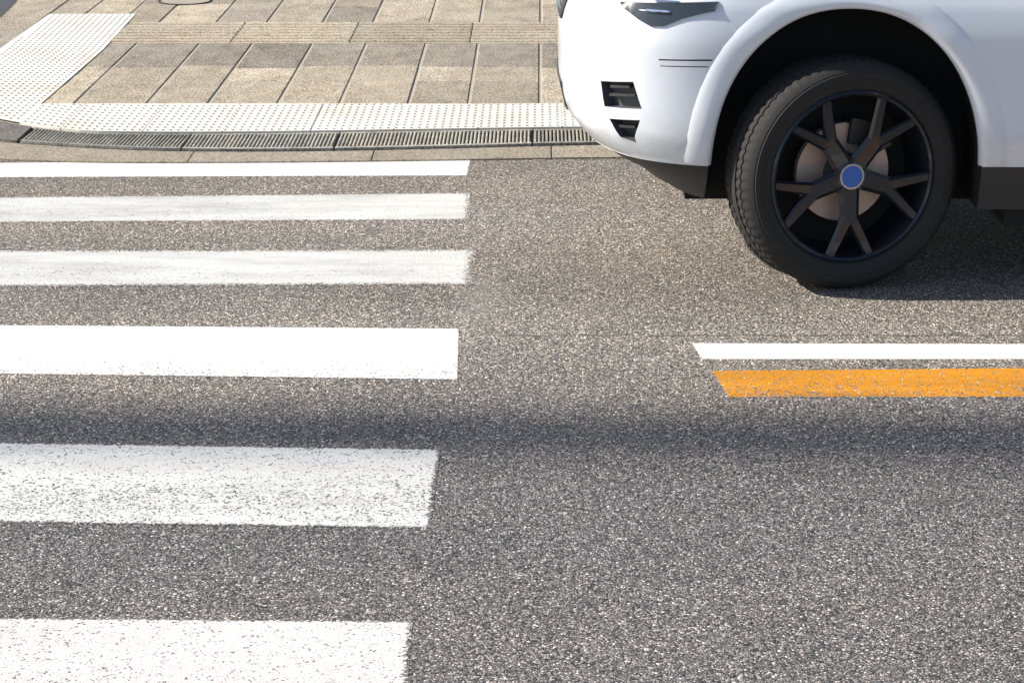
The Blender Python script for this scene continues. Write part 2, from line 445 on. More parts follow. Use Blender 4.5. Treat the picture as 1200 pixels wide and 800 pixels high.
# stone slabs
bm = bmesh.new(); lay = bm.loops.layers.float_color.new('tone')
def X(px, py): return g(px, py, ZP).x
def Y(py): return g(633, py, ZP).y
ySt = Y(121.5)                      # far edge of the white tactile strip
yR0, yR1 = Y(50.5), Y(26.5)         # ribbed guide strip
cols = [X(82, 126), X(168, 126), X(241, 125), X(323, 125), X(397, 124), X(478, 124), X(549, 123), X(633, 123)]
w0 = (cols[-1]-cols[0])/7
xs = [cols[0]-w0*k for k in (12, 11, 10, 9, 8, 7, 6, 5, 4, 3, 2, 1)]+cols
while xs[-1] < 14: xs.append(xs[-1]+w0)
G = .0075
def slab(x0, x1, y0, y1, c, gy=.0025, dz=0.0):
    quad_prism(bm, [(x0+G, y0+gy), (x1-G, y0+gy), (x1-G, y1-gy), (x0+G, y1-gy)], .004, ZP+dz, .0035, 0, c, lay)
for i, (a, b) in enumerate(zip(xs, xs[1:])):
    y2 = Y(random.uniform(77, 80)); y1 = Y(random.choice([95, 108, 101, 96]))
    near = ySt-.03 if a > -3.0 else ySt-.03
    if random.random() < .3: parts = [(near, y2), (y2, yR0)]
    else: parts = [(near, y1), (y1, y2), (y2, yR0)]
    for j, (p, q) in enumerate(parts):
        last = j == len(parts)-1
        slab(a, b, p, q, tone(3 if last else random.choice([0, 1, 4, 5, 5]), random.uniform(.86, 1.0) if last else 1.0), dz=random.uniform(-.0012, .0012))
up = [X(97, 17)-1.45, X(97, 17)-1.05, X(97, 17)-.70, X(58, 17), X(100, 17), X(155, 15), X(181, 32), X(249, 32), X(309, 32), X(376, 31), X(437, 28), X(504, 26), X(563, 24), X(634, 23)]
while up[0] > -9: up.insert(0, up[0]-.37)
while up[-1] < 14: up.append(up[-1]+.36)
for a, b in zip(up, up[1:]):
    y = yR1
    if a < X(130, 40): y = yR1
    while y < 23:
        h = random.choice([.62, .85, 1.1, .75])
        slab(a, b, y, min(y+h, 23.4), tone(), dz=random.uniform(-.0012, .0012)); y += h
# the slabs left of the white arm
for a, b in zip(up, up[1:]):
    if b > X(140, 40): break
    slab(a, b, yR0-.0, yR1, tone(), gy=.003)
tag(obj('pavement', bm, M_slab), kind='structure')

# ribbed guide strip
M_rib = stone_mat('ribbed_guide_stone', amp=.6)
bm = bmesh.new(); lay = bm.loops.layers.float_color.new('tone')
jx = [X(128, 48), X(274, 45), X(414, 41), X(553, 38)]
while jx[-1] < 14: jx.append(jx[-1]+.68)
yr1 = yR1+.004
for a, b in zip(jx, jx[1:]):
    c = tone(random.choice([1, 4, 5]), 1.03)
    quad_prism(bm, [(a+.002, yR0+.004), (b-.002, yR0+.004), (b-.002, yr1-.008), (a+.002, yr1-.008)], .004, ZP-.001, .002, 0, c, lay)
    n = 7; p = (yr1-yR0-.03)/n
    for k in range(n):
        y0 = yR0+.02+k*p
        quad_prism(bm, [(a+.003, y0+p*.18), (b-.003, y0+p*.18), (b-.003, y0+p*.80), (a+.003, y0+p*.80)], ZP-.003, ZP+.006, .005, 0, c, lay)
tag(obj('guide_paving', bm, M_rib), kind='structure')

# white tactile paving: strip along the road plus the arm that leads away from it
M_tac = NT('white_tactile_tile')
n1 = M_tac.noise(40, 4, .6); n2 = M_tac.noise(2.0, 4, .7)
tc = M_tac.mix(M_tac.ramp(n2, [(.42, 0), (.72, .8)]), (.76, .725, .66), (.60, .54, .44))
tc = M_tac.mix(M_tac.ramp(n1, [(.62, 0), (.72, .5)]), tc, (.45, .41, .36))
M_tac.bump(n1, .4, .002); M_tac = M_tac.set(tc, .6, spec=.3)
ZT = ZP+.004
arm = [g(40, 128.5, ZT), g(121, 58, ZT), g(160, 15.5, ZT), g(58, 16.5, ZT), g(0, 57, ZT)]
arm_out = arm[4]+(arm[4]-arm[3])*.9
bm = bmesh.new()
tj = [g(x, 136, ZT).x for x in (182, 272, 372, 466, 562)]; tw = .375
joints = tj[:]
while joints[0] > -2.4: joints.insert(0, joints[0]-tw)
while joints[-1] < 14: joints.append(joints[-1]+tw)
y_top = g(633, 121.5, ZT).y
cutx = g(40, 128, ZT).x
for a, b in zip(joints, joints[1:]):
    if b < cutx-.05: continue
    a2 = max(a, cutx)
    n = 4
    t = []
    for i in range(n+1):
        x = a2+.003+(b-a2-.006)*i/n; t.append(((x, y_at(LC, x)+.004), (x, y_top+.004*math.sin(x*3))))
    ytl = y_top
    for i in range(n):
        quad_prism(bm, [t[i][0], t[i+1][0], t[i+1][1], t[i][1]], .006, ZT)
# the arm and the corner, one convex-ish fan clipped by the drain line
corner = [(arm[0].x, y_at(LC, arm[0].x)+.004)]
pts_low = []
x = arm[0].x
lowx = [arm[0].x-(arm[0].x-(-3.6))*i/14 for i in range(15)]
low = [(x, y_at(LC, x)+.004) for x in lowx]
# left boundary climbs from the drain line to the arm's far left corner
leftb = [arm_out, arm[4], arm[3]]
rightb = [arm[0], arm[1], arm[2]]
def yb(x, L):   # boundary height by x over a polyline of Vectors sorted by x
    L = sorted(L, key=lambda p: p.x)
    for a, b in zip(L, L[1:]):
        if a.x <= x <= b.x: return a.y+(b.y-a.y)*(x-a.x)/max(1e-6, b.x-a.x)
    return None
# columns of the region: lower limit y_lo(x), upper limit y_hi(x)
def y_lo(x):
    if x >= arm[0].x: return None
    # right boundary of the arm as the lower limit where the arm leans over to the left of its foot
    return y_at(LC, x)+.004
def in_arm(x, y):
    # between left line and right line at height y
    xr = None
    R = [Vector((arm[0].x, y_at(LC, arm[0].x)+.004, 0)), arm[0], arm[1], arm[2]]
    for a, b in zip(R, R[1:]):
        if a.y <= y <= b.y and b.y > a.y: xr = a.x+(b.x-a.x)*(y-a.y)/(b.y-a.y)
    L = [arm_out, arm[4], arm[3]]
    xl = None
    for a, b in zip(L, L[1:]):
        if a.y <= y <= b.y: xl = a.x+(b.x-a.x)*(y-a.y)/(b.y-a.y)
    if xl is None: xl = -3.6
    return (xl, xr)
yy0 = y_at(LC, arm[0].x)+.004
NR = 160
ys = [yy0+(arm[2].y-.0-yy0)*(i/NR)**2.2 for i in range(NR+1)]
ys[-1] = min(arm[2].y, arm[3].y)-1e-4
prev = None
for y in ys:
    xl, xr = in_arm(y=y, x=0)
    if xr is None: continue
    # clip the left limit by the curved drain line
    xc = xl
    while y < y_at(LC, xc)+.004 and xc < xr: xc += .004
    cur = (bm.verts.new((xc, y, ZT)), bm.verts.new((xr, y, ZT)))
    if prev: bm.faces.new((prev[0], prev[1], cur[1], cur[0]))
    prev = cur
bmesh.ops.recalc_face_normals(bm, faces=bm.faces)
# blister studs
def stud(x, y):
    r0, r1, z0, z1 = .0120, .0075, ZT-.0005, ZT+.0054
    lo = [bm.verts.new((x+r0*math.cos(k*PI/4), y+r0*math.sin(k*PI/4), z0)) for k in range(8)]
    hi = [bm.verts.new((x+r1*math.cos(k*PI/4), y+r1*math.sin(k*PI/4), z1)) for k in range(8)]
    for k in range(8): bm.faces.new((lo[k], lo[(k+1) % 8], hi[(k+1) % 8], hi[k]))
    bm.faces.new(hi)
sp = .0342
x = cutx+.02
while x < 3.5:
    y = y_at(LC, x)+.035; 
    while y < y_top-.02: stud(x, y); y += .0640
    y = y_at(LC, x)+.035
    x += sp
y = yy0+.03
row = 0
while y < ys[-1]-.03:
    xl, xr = in_arm(0, y)
    if xr:
        x = xr-.03
        while x > xl+.03 and x > -3.5:
            if y > y_at(LC, x)+.03: stud(x, y)
            x -= sp
    y += .064; row += 1
tag(obj('tactile_paving', bm, M_tac), kind='structure')

# small round valve cover in the slabs
vc = empty('valve_cover', g(217, 2, ZP)); tag(vc, 'small round stone valve cover with dark ring in the slabs beyond the ribbed strip', 'utility cover')
def disc(r0, r1, z, zb):
    b = bmesh.new(); n = 40; A = []; B = []; D = []
    for k in range(n):
        a = 2*PI*k/n; c_, s_ = math.cos(a), math.sin(a)
        if r0 > 0: A.append(b.verts.new((r0*c_, r0*s_, z)))
        B.append(b.verts.new((r1*c_, r1*s_, z))); D.append(b.verts.new((r1*c_, r1*s_, zb)))
    for k in range(n):
        j = (k+1) % n
        if r0 > 0: b.faces.new((A[k], B[k], B[j], A[j]))
        b.faces.new((B[k], D[k], D[j], B[j]))
    if r0 == 0: b.faces.new(B)
    bmesh.ops.recalc_face_normals(b, faces=b.faces); return b
obj('frame', disc(.150, .162, .006, -.01), plain('iron_ring', (.05, .045, .04), .6, .6), vc)
obj('lid', disc(0, .148, .0045, -.01), plain('lid_concrete', (.36, .31, .25), .9, var=.2, vs=30), vc)

# ---------------------------------------------------------------- the white car
YS = g(985, 343).y + .010                    # near side of the wheels
HUBX, HUBZ, RT = g(985, 343).x+.004, .385, .385
XF = .065                                    # nose of the car
YC = YS + .93                                # centre line
LEN = 4.42; BW = .925
WB = 2.64
M_white = NT('white_car_paint'); M_white.b.inputs['Coat Roughness'].default_value = .05
_sx = M_white.n('ShaderNodeSeparateXYZ'); M_white.L(M_white.co(), _sx.inputs[0])
_lo = M_white.math('SUBTRACT', 1.0, M_white.math('DIVIDE', M_white.math('SUBTRACT', _sx.outputs[2], .40), .22), clamp=True)
_f = M_white.math('MULTIPLY', M_white.math('MULTIPLY', _lo, M_white.ramp(M_white.noise(7, 6, .7), [(.35, 0), (.7, 1)])), .55)
_sp = M_white.ramp(M_white.noise(160, 3, .7), [(.60, 0), (.70, .5)])
_f = M_white.math('ADD', _f, M_white.math('MULTIPLY', _sp, M_white.math('ADD', _lo, .06)), clamp=True)
M_white = M_white.set(M_white.mix(_f, (.74, .785, .86), (.40, .37, .33)), .30, spec=.5, coat=.8)
M_black = plain('black_plastic_trim', (.028, .028, .031), .55, var=.15, vs=40)
M_vent = plain('grey_vent_plastic', (.085, .09, .10), .6)
M_well = plain('wheel_well_liner', (.012, .012, .013), .85)
M_gap = plain('panel_gap', (.02, .02, .022), .8)
M_glass = plain('tinted_glass', (.015, .018, .02), .05, coat=.5)
def interp(tab, z):
    if z <= tab[0][0]: return tab[0][1]
    for (a, u), (b, v) in zip(tab, tab[1:]):
        if z <= b:
            f = (z-a)/(b-a); f = f*f*(3-2*f); return u+(v-u)*f
    return tab[-1][1]
front_off = [(.265, .34), (.33, .24), (.42, .095), (.46, .05), (.52, .015), (.60, 0), (.80, .0), (.92, .03), (.99, .09), (1.04, .18)]
side_in = [(.265, .050), (.40, .016), (.44, .010), (.52, .0), (.70, .004), (.84, .0), (.93, .012), (1.0, .035), (1.04, .075)]
rear_off = [(.265, .22), (.44, .06), (.60, 0), (1.04, .03)]
def outline_pt(s, z, extra=0.0):
    """s in 0..1: centre of the nose, round the near corner, down the near side to the tail centre (world XY)"""
    xf = XF+interp(front_off, z)-extra; xr = XF+LEN-interp(rear_off, z)+extra; b = BW-interp(side_in, z)+extra
    a = .60; n = 2.9
    if s < .35:
        th = s/.35*PI/2
        c_, s_ = math.cos(th), math.sin(th)
        return (xf+a*(1-abs(c_)**(2/n)), YC-b*abs(s_)**(2/n))
    if s < .75:
        f = (s-.35)/.40
        return (xf+a+(xr-.40-xf-a)*f, YC-b)
    th = (s-.75)/.25*PI/2; c_, s_ = math.cos(th), math.sin(th)
    return (xr-.40+.40*abs(s_)**(2/3.2), YC-b*abs(c_)**(2/3.2))
def loop(z, extra=0, n=120):
    near = [outline_pt(i/n, z, extra) for i in range(n+1)]
    far = [(x, 2*YC-y) for x, y in near[1:-1]]
    return near+list(reversed(far))
def loft(zs, extra=0):
    bm = bmesh.new(); rings = []
    for z in zs: rings.append([bm.verts.new((x, y, z)) for x, y in loop(z, extra)])
    n = len(rings[0])
    for a, b in zip(rings, rings[1:]):
        for i in range(n): bm.faces.new((a[i], a[(i+1) % n], b[(i+1) % n], b[i]))
    bm.faces.new(list(reversed(rings[0]))); bm.faces.new(rings[-1])
    bmesh.ops.recalc_face_normals(bm, faces=bm.faces); return bm
def arch_pts(cx, rx, rz, n=48):
    p = []
    for i in range(n+1):
        a = PI*i/n
        e = 2/2.15
        p.append((cx+math.copysign(abs(math.cos(a))**e, math.cos(a))*rx, HUBZ+.01+abs(math.sin(a))**e*rz))
    return p
def arch_cutter(cx, rx, rz):
    pts = arch_pts(cx, rx, rz); pts = [(cx+rx, -.2)]+pts+[(cx-rx, -.2)]
    bm = bmesh.new()
    for y0, y1 in ((YS-.3, YS+.36), (2*YC-YS-.36, 2*YC-YS+.3)):
        a = [bm.verts.new((x, y0, z)) for x, z in pts]; b = [bm.verts.new((x, y1, z)) for x, z in pts]
        n = len(pts)
        for i in range(n): bm.faces.new((a[i], a[(i+1) % n], b[(i+1) % n], b[i]))
        bm.faces.new(a); bm.faces.new(list(reversed(b)))
    bmesh.ops.recalc_face_normals(bm, faces=bm.faces); return bm
def surf(s, z, off=0.0):
    x, y = outline_pt(s, z, 0); e = 1e-3
    x2, y2 = outline_pt(min(1, s+e), z, 0); t = Vector((x2-x, y2-y, 0)).normalized()
    n = Vector((t.y, -t.x, 0))
    if n.y > 0 and abs(n.x) < .99: n = -n
    if n.x > 0 and s < .35: n = -n
    return Vector((x, y, z))+n*off
def project(p):
    q = Vector((p.x, p.y, p.z-HCAM)); f = Vector((0, math.cos(PITCH), -math.sin(PITCH))); u = Vector((0, math.sin(PITCH), math.cos(PITCH)))
    d = q.dot(f); return (CX+F*q.x/d, CY-F*q.dot(u)/d)
def on_body(px, py):
    """where the line of sight meets the near flank"""
    best = None; s0, s1, z0, z1 = .05, .74, .28, 1.03
    for it in range(5):
        for i in range(25):
            for j in range(25):
                s = s0+(s1-s0)*i/24; z = z0+(z1-z0)*j/24
                q = project(surf(s, z)); e = (q[0]-px)**2+(q[1]-py)**2
                if best is None or e < best[0]: best = (e, s, z)
        ds, dz = (s1-s0)/10, (z1-z0)/10
        s0, s1, z0, z1 = max(.03, best[1]-ds), min(.745, best[1]+ds), max(.27, best[2]-dz), min(1.035, best[2]+dz)
    return best[1], best[2]
def patch_solid(bm, sz, o0, o1, div=6):
    """solid following the body between offsets o0 < o1 with outline sz = [(s, z), ...]; edges subdivided"""
    P = []
    for (a, b), (c, d) in zip(sz, sz[1:]+sz[:1]):
        for k in range(div): P.append((a+(c-a)*k/div, b+(d-b)*k/div))
    lo = [bm.verts.new(surf(s, z, o0)) for s, z in P]; hi = [bm.verts.new(surf(s, z, o1)) for s, z in P]
    n = len(P)
    for i in range(n): bm.faces.new((lo[i], lo[(i+1) % n], hi[(i+1) % n], hi[i]))
    f1 = bm.faces.new(lo); f2 = bm.faces.new(hi)
    bmesh.ops.triangulate(bm, faces=[f1, f2])
    bmesh.ops.recalc_face_normals(bm, faces=bm.faces)
def boolean(o, cutters):
    dump = []
    for c in cutters:
        md = o.modifiers.new('cut', 'BOOLEAN'); md.operation = 'DIFFERENCE'; md.object = c; md.solver = 'EXACT'; md.material_mode = 'TRANSFER'
        dump.append(c)
    dg = bpy.context.evaluated_depsgraph_get()
    me = bpy.data.meshes.new_from_object(o.evaluated_get(dg))
    o.modifiers.clear(); old = o.data; o.data = me; bpy.data.meshes.remove(old)
    for p in me.polygons: p.use_smooth = True
    me.set_sharp_from_angle(angle=math.radians(28))
    return o

car = empty('suv', (HUBX, YC, 0)); tag(car, 'white SUV with black lower trim and black wheels driving left along the kerb', 'car')
def kid(o):      # parts are modelled in place: keep them there under the car's base
    o.parent = car; o.matrix_parent_inverse = Matrix.Translation(-Vector(car.location)); return o
RXA, RZA = .450, .553
zs = [.420, .424, .44, .47, .50, .53, .57, .62, .68, .74, .80, .85, .89, .925, .955, .98, 1.0, 1.02, 1.035]
body = kid(obj('body', loft(zs), M_white))
trim = kid(obj('lower_trim', loft([.268, .275, .30, .34, .38, .418], -.006), M_black))
cut1 = obj('cut', arch_cutter(HUBX, RXA, RZA), M_well); cut2 = obj('cut', arch_cutter(HUBX+WB, RXA, RZA), M_well)
def bodypoly(pp): return [on_body(*p) for p in pp]
bm = bmesh.new(); patch_solid(bm, bodypoly([(704, 95), (742, 96), (752, 128), (708, 125)]), -.045, .05); c3 = obj('cut', bm, M_vent)
bm = bmesh.new(); patch_solid(bm, bodypoly([(714, 139), (750, 141), (746, 167), (728, 161)]), -.045, .05); c4 = obj('cut', bm, M_vent)
bm = bmesh.new(); sA = bodypoly([(772, 69.5), (882, 69.5), (882, 71.5), (772, 71.0)]); patch_solid(bm, sA, -.012, .03, 10); c5 = obj('cut', bm, M_gap)
bm = bmesh.new(); sB = bodypoly([(774, 77), (870, 78), (870, 79.3), (774, 78)]); patch_solid(bm, sB, -.005, .03, 10); c6 = obj('cut', bm, M_gap)
cuts_ = [cut1, cut2, c3, c4, c5, c6]
# door shut lines on both flanks
bm = bmesh.new()
for dx in (.60, 1.60, 2.42):
    for ya, yb_ in ((YS-.1, YS+.022), (2*YC-YS-.022, 2*YC-YS+.1)):
        v = [bm.verts.new((HUBX+dx+i*.006, y, z)) for i in (0, 1) for y in (ya, yb_) for z in (.40 if dx < 2 else .70, 1.2)]
        for q in ((0, 1, 3, 2), (4, 6, 7, 5), (0, 4, 5, 1), (2, 3, 7, 6), (0, 2, 6, 4), (1, 5, 7, 3)): bm.faces.new([v[k] for k in q])
bmesh.ops.recalc_face_normals(bm, faces=bm.faces); c7 = obj('cut', bm, M_gap); cuts_.append(c7)
boolean(body, cuts_)
boolean(trim, [cut1, cut2])
for c in cuts_: bpy.data.objects.remove(c)
def flank(x, z):
    xf = XF+interp(front_off, z); b = BW-interp(side_in, z); a = .60; n = 2.9
    u = min(1, max(0, (xf+a-x)/a)); return YC-b*(1-u**n)**(1/n)
# rolled wheel-arch lips
for cx in (HUBX, HUBX+WB):
    for side in (0, 1):
        bm = bmesh.new(); rings = []
        P = [(cx+RXA, .424)]+arch_pts(cx, RXA, RZA)[1:-1]+[(cx-RXA, .424)]
        prof = [(-.004, .05), (-.011, .022), (-.008, .006), (.002, -.004), (.018, -.008), (.038, -.0085), (.058, -.0065), (.074, -.003), (.088, .004)]
        for i, (x, z) in enumerate(P):
            a = P[max(0, i-1)]; b = P[min(len(P)-1, i+1)]
            t = Vector((b[0]-a[0], b[1]-a[1])).normalized(); nrm = Vector((t.y, -t.x))
            if nrm.dot(Vector((x-cx, z-HUBZ))) < 0: nrm = -nrm
            ring = []
            for r, dy in prof:
                xx, zz = x+nrm.x*r, max(.425, z+nrm.y*r); y = flank(xx, zz)+dy
                if side: y = 2*YC-y
                ring.append(bm.verts.new((x+nrm.x*r, y, z+nrm.y*r)))
            rings.append(ring)
        for a, b in zip(rings, rings[1:]):
            for k in range(len(prof)-1): bm.faces.new((a[k], a[k+1], b[k+1], b[k]))
        bmesh.ops.recalc_face_normals(bm, faces=bm.faces)
        kid(obj('wheel_arch_lip', bm, M_white, smooth=50))
# fog lamps sitting in the two bumper vents, and slats
for side in (0, 1):
    for quad in ([(712, 100), (735, 100.5), (735, 104), (712, 103.5)], [(711, 110), (742, 111), (742, 114), (711, 113)], [(722, 147), (742, 148), (741, 151), (723, 150)]):
        bm = bmesh.new(); patch_solid(bm, bodypoly(quad), -.035, -.012, 3)
        if side:
            for v in bm.verts: v.co.y = 2*YC-v.co.y
            bmesh.ops.recalc_face_normals(bm, faces=bm.faces)
        kid(obj('vent_slat', bm, M_black))
# headlamps (near one as the photo shows it; the far one mirrored)
hp = bodypoly([(728, 2), (735, 12), (748, 22), (764, 31), (778, 31), (800, 22), (838, 13), (842, 2)])
hp = [(s, z) for s, z in hp]
M_lamp = plain('headlamp_lens', (.035, .045, .055), .18, coat=.3)
M_chrome = plain('lamp_chrome', (.75, .77, .8), .12, 1.0)
def mirror(bm):
    for v in bm.verts: v.co.y = 2*YC-v.co.y
    bmesh.ops.reverse_faces(bm, faces=bm.faces)
for side in (0, 1):
    bm = bmesh.new(); patch_solid(bm, hp, -.01, .006, 8)
    if side: mirror(bm)
    h = kid(obj('headlight', bm, M_lamp, smooth=30))
    bm = bmesh.new()
    zc = max(z for s, z in hp)
    for zz in (.955, .925):
        sm = [s for s, z in hp]; s0, s1 = min(sm)+.05, max(sm)-.05
        if s1 > s0: patch_solid(bm, [(s0, zz), (s1, zz), (s1, zz+.006), (s0, zz+.006)], .004, .009, 8)
    if side: mirror(bm)
    r = obj('light_strip', bm, M_chrome, smooth=30); r.parent = h
# grille and number plate panel on the nose
bm = bmesh.new()
def nose_patch(bm, y0, y1, z0, z1, o0, o1, n=16):
    for zz0, zz1 in [(z0+(z1-z0)*k/4, z0+(z1-z0)*(k+1)/4) for k in range(4)]:
        pass
    lo, hi = [], []
    def xat(y, z):
        b = BW-interp(side_in, z); u = min(.999, abs(y-YC)/b); a = .60; nn = 2.9
        return XF+interp(front_off, z)+a*(1-(1-u**nn)**(1/nn))
    P = [(y0+(y1-y0)*i/n, z0) for i in range(n)]+[(y1, z0+(z1-z0)*i/6) for i in range(6)]+[(y1-(y1-y0)*i/n, z1) for i in range(n)]+[(y0, z1-(z1-z0)*i/6) for i in range(6)]
    for y, z in P:
        lo.append(bm.verts.new((xat(y, z)-o0, y, z))); hi.append(bm.verts.new((xat(y, z)-o1, y, z)))
    k = len(P)
    for i in range(k): bm.faces.new((lo[i], lo[(i+1) % k], hi[(i+1) % k], hi[i]))
    f = bm.faces.new(hi); bmesh.ops.triangulate(bm, faces=[f])
    bmesh.ops.recalc_face_normals(bm, faces=bm.faces)
nose_patch(bm, YC-.30, YC+.30, .82, .93, -.02, .006)
gr = kid(obj('grille', bm, M_black))
bm = bmesh.new()
for k in range(5): nose_patch(bm, YC-.28, YC+.28, .83+k*.019, .835+k*.019, .004, .012)
sl_ = obj('grille_slat', bm, M_chrome); sl_.parent = gr
bm = bmesh.new(); nose_patch(bm, YC-.32, YC+.32, .50, .60, -.02, .004); kid(obj('air_intake', bm, M_black))
# bonnet
bm = bmesh.new(); NX, NY = 18, 18; grid = []
for i in range(NX+1):
    u = i/NX; row = []
    for j in range(NY+1):
        v = -1+2*j/NY
        x0 = XF+.18+.60*(1-(1-min(.97, abs(v))**2.9)**(1/2.9)); x1 = XF+1.38
        x = x0+(x1-x0)*u; y = YC+v*(BW-.085)
        z = 1.033+.10*math.sin(u*PI/2)**.8*(1-abs(v)**3.0)+.02*u
        row.append(bm.verts.new((x, y, z)))
    grid.append(row)
for i in range(NX):
    for j in range(NY): bm.faces.new((grid[i][j], grid[i+1][j], grid[i+1][j+1], grid[i][j+1]))
bmesh.ops.recalc_face_normals(bm, faces=bm.faces); kid(obj('bonnet', bm, M_white, smooth=60))
# cabin with roof and glass
def cab(z):     # x front, x rear, half width
    f = (z-1.03)/.60
    return XF+1.20+1.0*f-.10*f*f, XF+LEN-.06-.42*f*f, BW-.05-.17*f
def cabring(z, e=0):
    xf, xr, b = cab(z); P = []; n = 12; r = .16
    for (cx_, cy_, a0) in ((xf+r, YC-b+r, PI), (xr-r, YC-b+r, 1.5*PI), (xr-r, YC+b-r, 0), (xf+r, YC+b-r, PI/2)):
        for k in range(n+1):
            a = a0+k/n*PI/2; P.append((cx_+(r+e)*math.cos(a), cy_+(r+e)*math.sin(a)))
    return P
bm = bmesh.new(); rings = []
for z, sh in [(1.02, 0), (1.1, 0), (1.25, 0), (1.4, 0), (1.52, 0), (1.575, .02), (1.61, .07), (1.63, .16), (1.645, .32)]:
    rings.append([bm.verts.new((x+(YC*0)+(XF+2.9-x)*sh, y+(YC-y)*sh, z)) for x, y in cabring(min(z, 1.6))])
for a, b in zip(rings, rings[1:]):
    n = len(a)
    for i in range(n): bm.faces.new((a[i], a[(i+1) % n], b[(i+1) % n], b[i]))
bm.faces.new(rings[-1]); bmesh.ops.recalc_face_normals(bm, faces=bm.faces)
kid(obj('roof', bm, M_white, smooth=40))
for side in (0, 1):
    for x0, x1 in ((1.62, 2.42), (2.50, 3.30), (3.38, 3.95)):
        bm = bmesh.new(); R = []
        for z in (1.09, 1.3, 1.5):
            xf, xr, b = cab(z); f = (z-1.09)/.41
            xa = max(x0+XF+ (.55*f if x0 < 1.7 else 0), XF+x0); xb = x1+XF
            R.append([bm.verts.new((xx, YC+(b+o)*(1 if side else -1), z)) for xx, o in ((xa, .006), (xb, .006), (xb, -.01), (xa, -.01))])
        for a, b in zip(R, R[1:]):
            for i in range(4): bm.faces.new((a[i], a[(i+1) % 4], b[(i+1) % 4], b[i]))
        bm.faces.new(R[0]); bm.faces.new(R[-1]); bmesh.ops.recalc_face_normals(bm, faces=bm.faces)
        kid(obj('side_window', bm, M_glass))
for nm, front in (('windscreen', True), ('rear_window', False)):
    bm = bmesh.new(); R = []
    for z in (1.10, 1.3, 1.52):
        xf, xr, b = cab(z); x = xf-.006 if front else xr+.006; d = .02 if front else -.02
        R.append([bm.verts.new(p) for p in ((x, YC-b+.17, z), (x, YC+b-.17, z), (x+d, YC+b-.17, z), (x+d, YC-b+.17, z))])
    for a, b in zip(R, R[1:]):
        for i in range(4): bm.faces.new((a[i], a[(i+1) % 4], b[(i+1) % 4], b[i]))
    bm.faces.new(R[0]); bm.faces.new(R[-1]); bmesh.ops.recalc_face_normals(bm, faces=bm.faces)
    kid(obj(nm, bm, M_glass))
# wheels
M_tyre = NT('tyre_rubber'); M_tyre.bump(M_tyre.noise(90, 3), .3, .001)
M_tyre = M_tyre.set(M_tyre.mix(M_tyre.noise(5, 4), (.019, .019, .021), (.042, .039, .037)), .8, spec=.3)
M_rim = plain('gloss_black_alloy', (.012, .016, .024), .28, .1, coat=.4)
M_disc = plain('brake_disc_steel', (.55, .42, .36), .5, .35, var=.2, vs=12)
M_cal = plain('brake_caliper_iron', (.06, .055, .052), .6, .4)
M_blue = plain('blue_centre_cap', (.02, .14, .50), .3, coat=.5)
M_ring = plain('cap_silver_ring', (.45, .50, .60), .25, .8)
TW = .232; RR = .285
def tyre_bm():
    bm = bmesh.new(); seg = 216
    h = TW/2; R = RT
    prof = [(RR-.006, -h+.026), (RR+.012, -h+.008), (RR+.030, -h+.004), (RR+.034, -h+.001), (RR+.037, -h-.0005), (RR+.046, -h-.0005), (RR+.048, -h-.0035), (R-.036, -h-.0015), (R-.034, -h+.0025), (R-.030, -h+.003), (R-.020, -h+.010), (R-.006, -h+.024)]
    tr = []
    for gy in (-.068, -.024, .024, .068):
        tr += [(R, gy-.006), (R-.010, gy-.004), (R-.010, gy+.004), (R, gy+.006)]
    prof += tr+[(r, -y) for r, y in reversed(prof)]
    lathe_y(bm, prof, seg, closed=True)
    # cross sipes: pull every third column of shoulder vertices in a little
    for v in bm.verts:
        r = math.hypot(v.co.x, v.co.z); a = math.atan2(v.co.z, v.co.x); k = round(a/(2*PI)*seg) % 3
        if r > R-.007 and k == 0 and (abs(v.co.y) > .028):
            f = (r-.0045)/r; v.co.x *= f; v.co.z *= f
    return bm
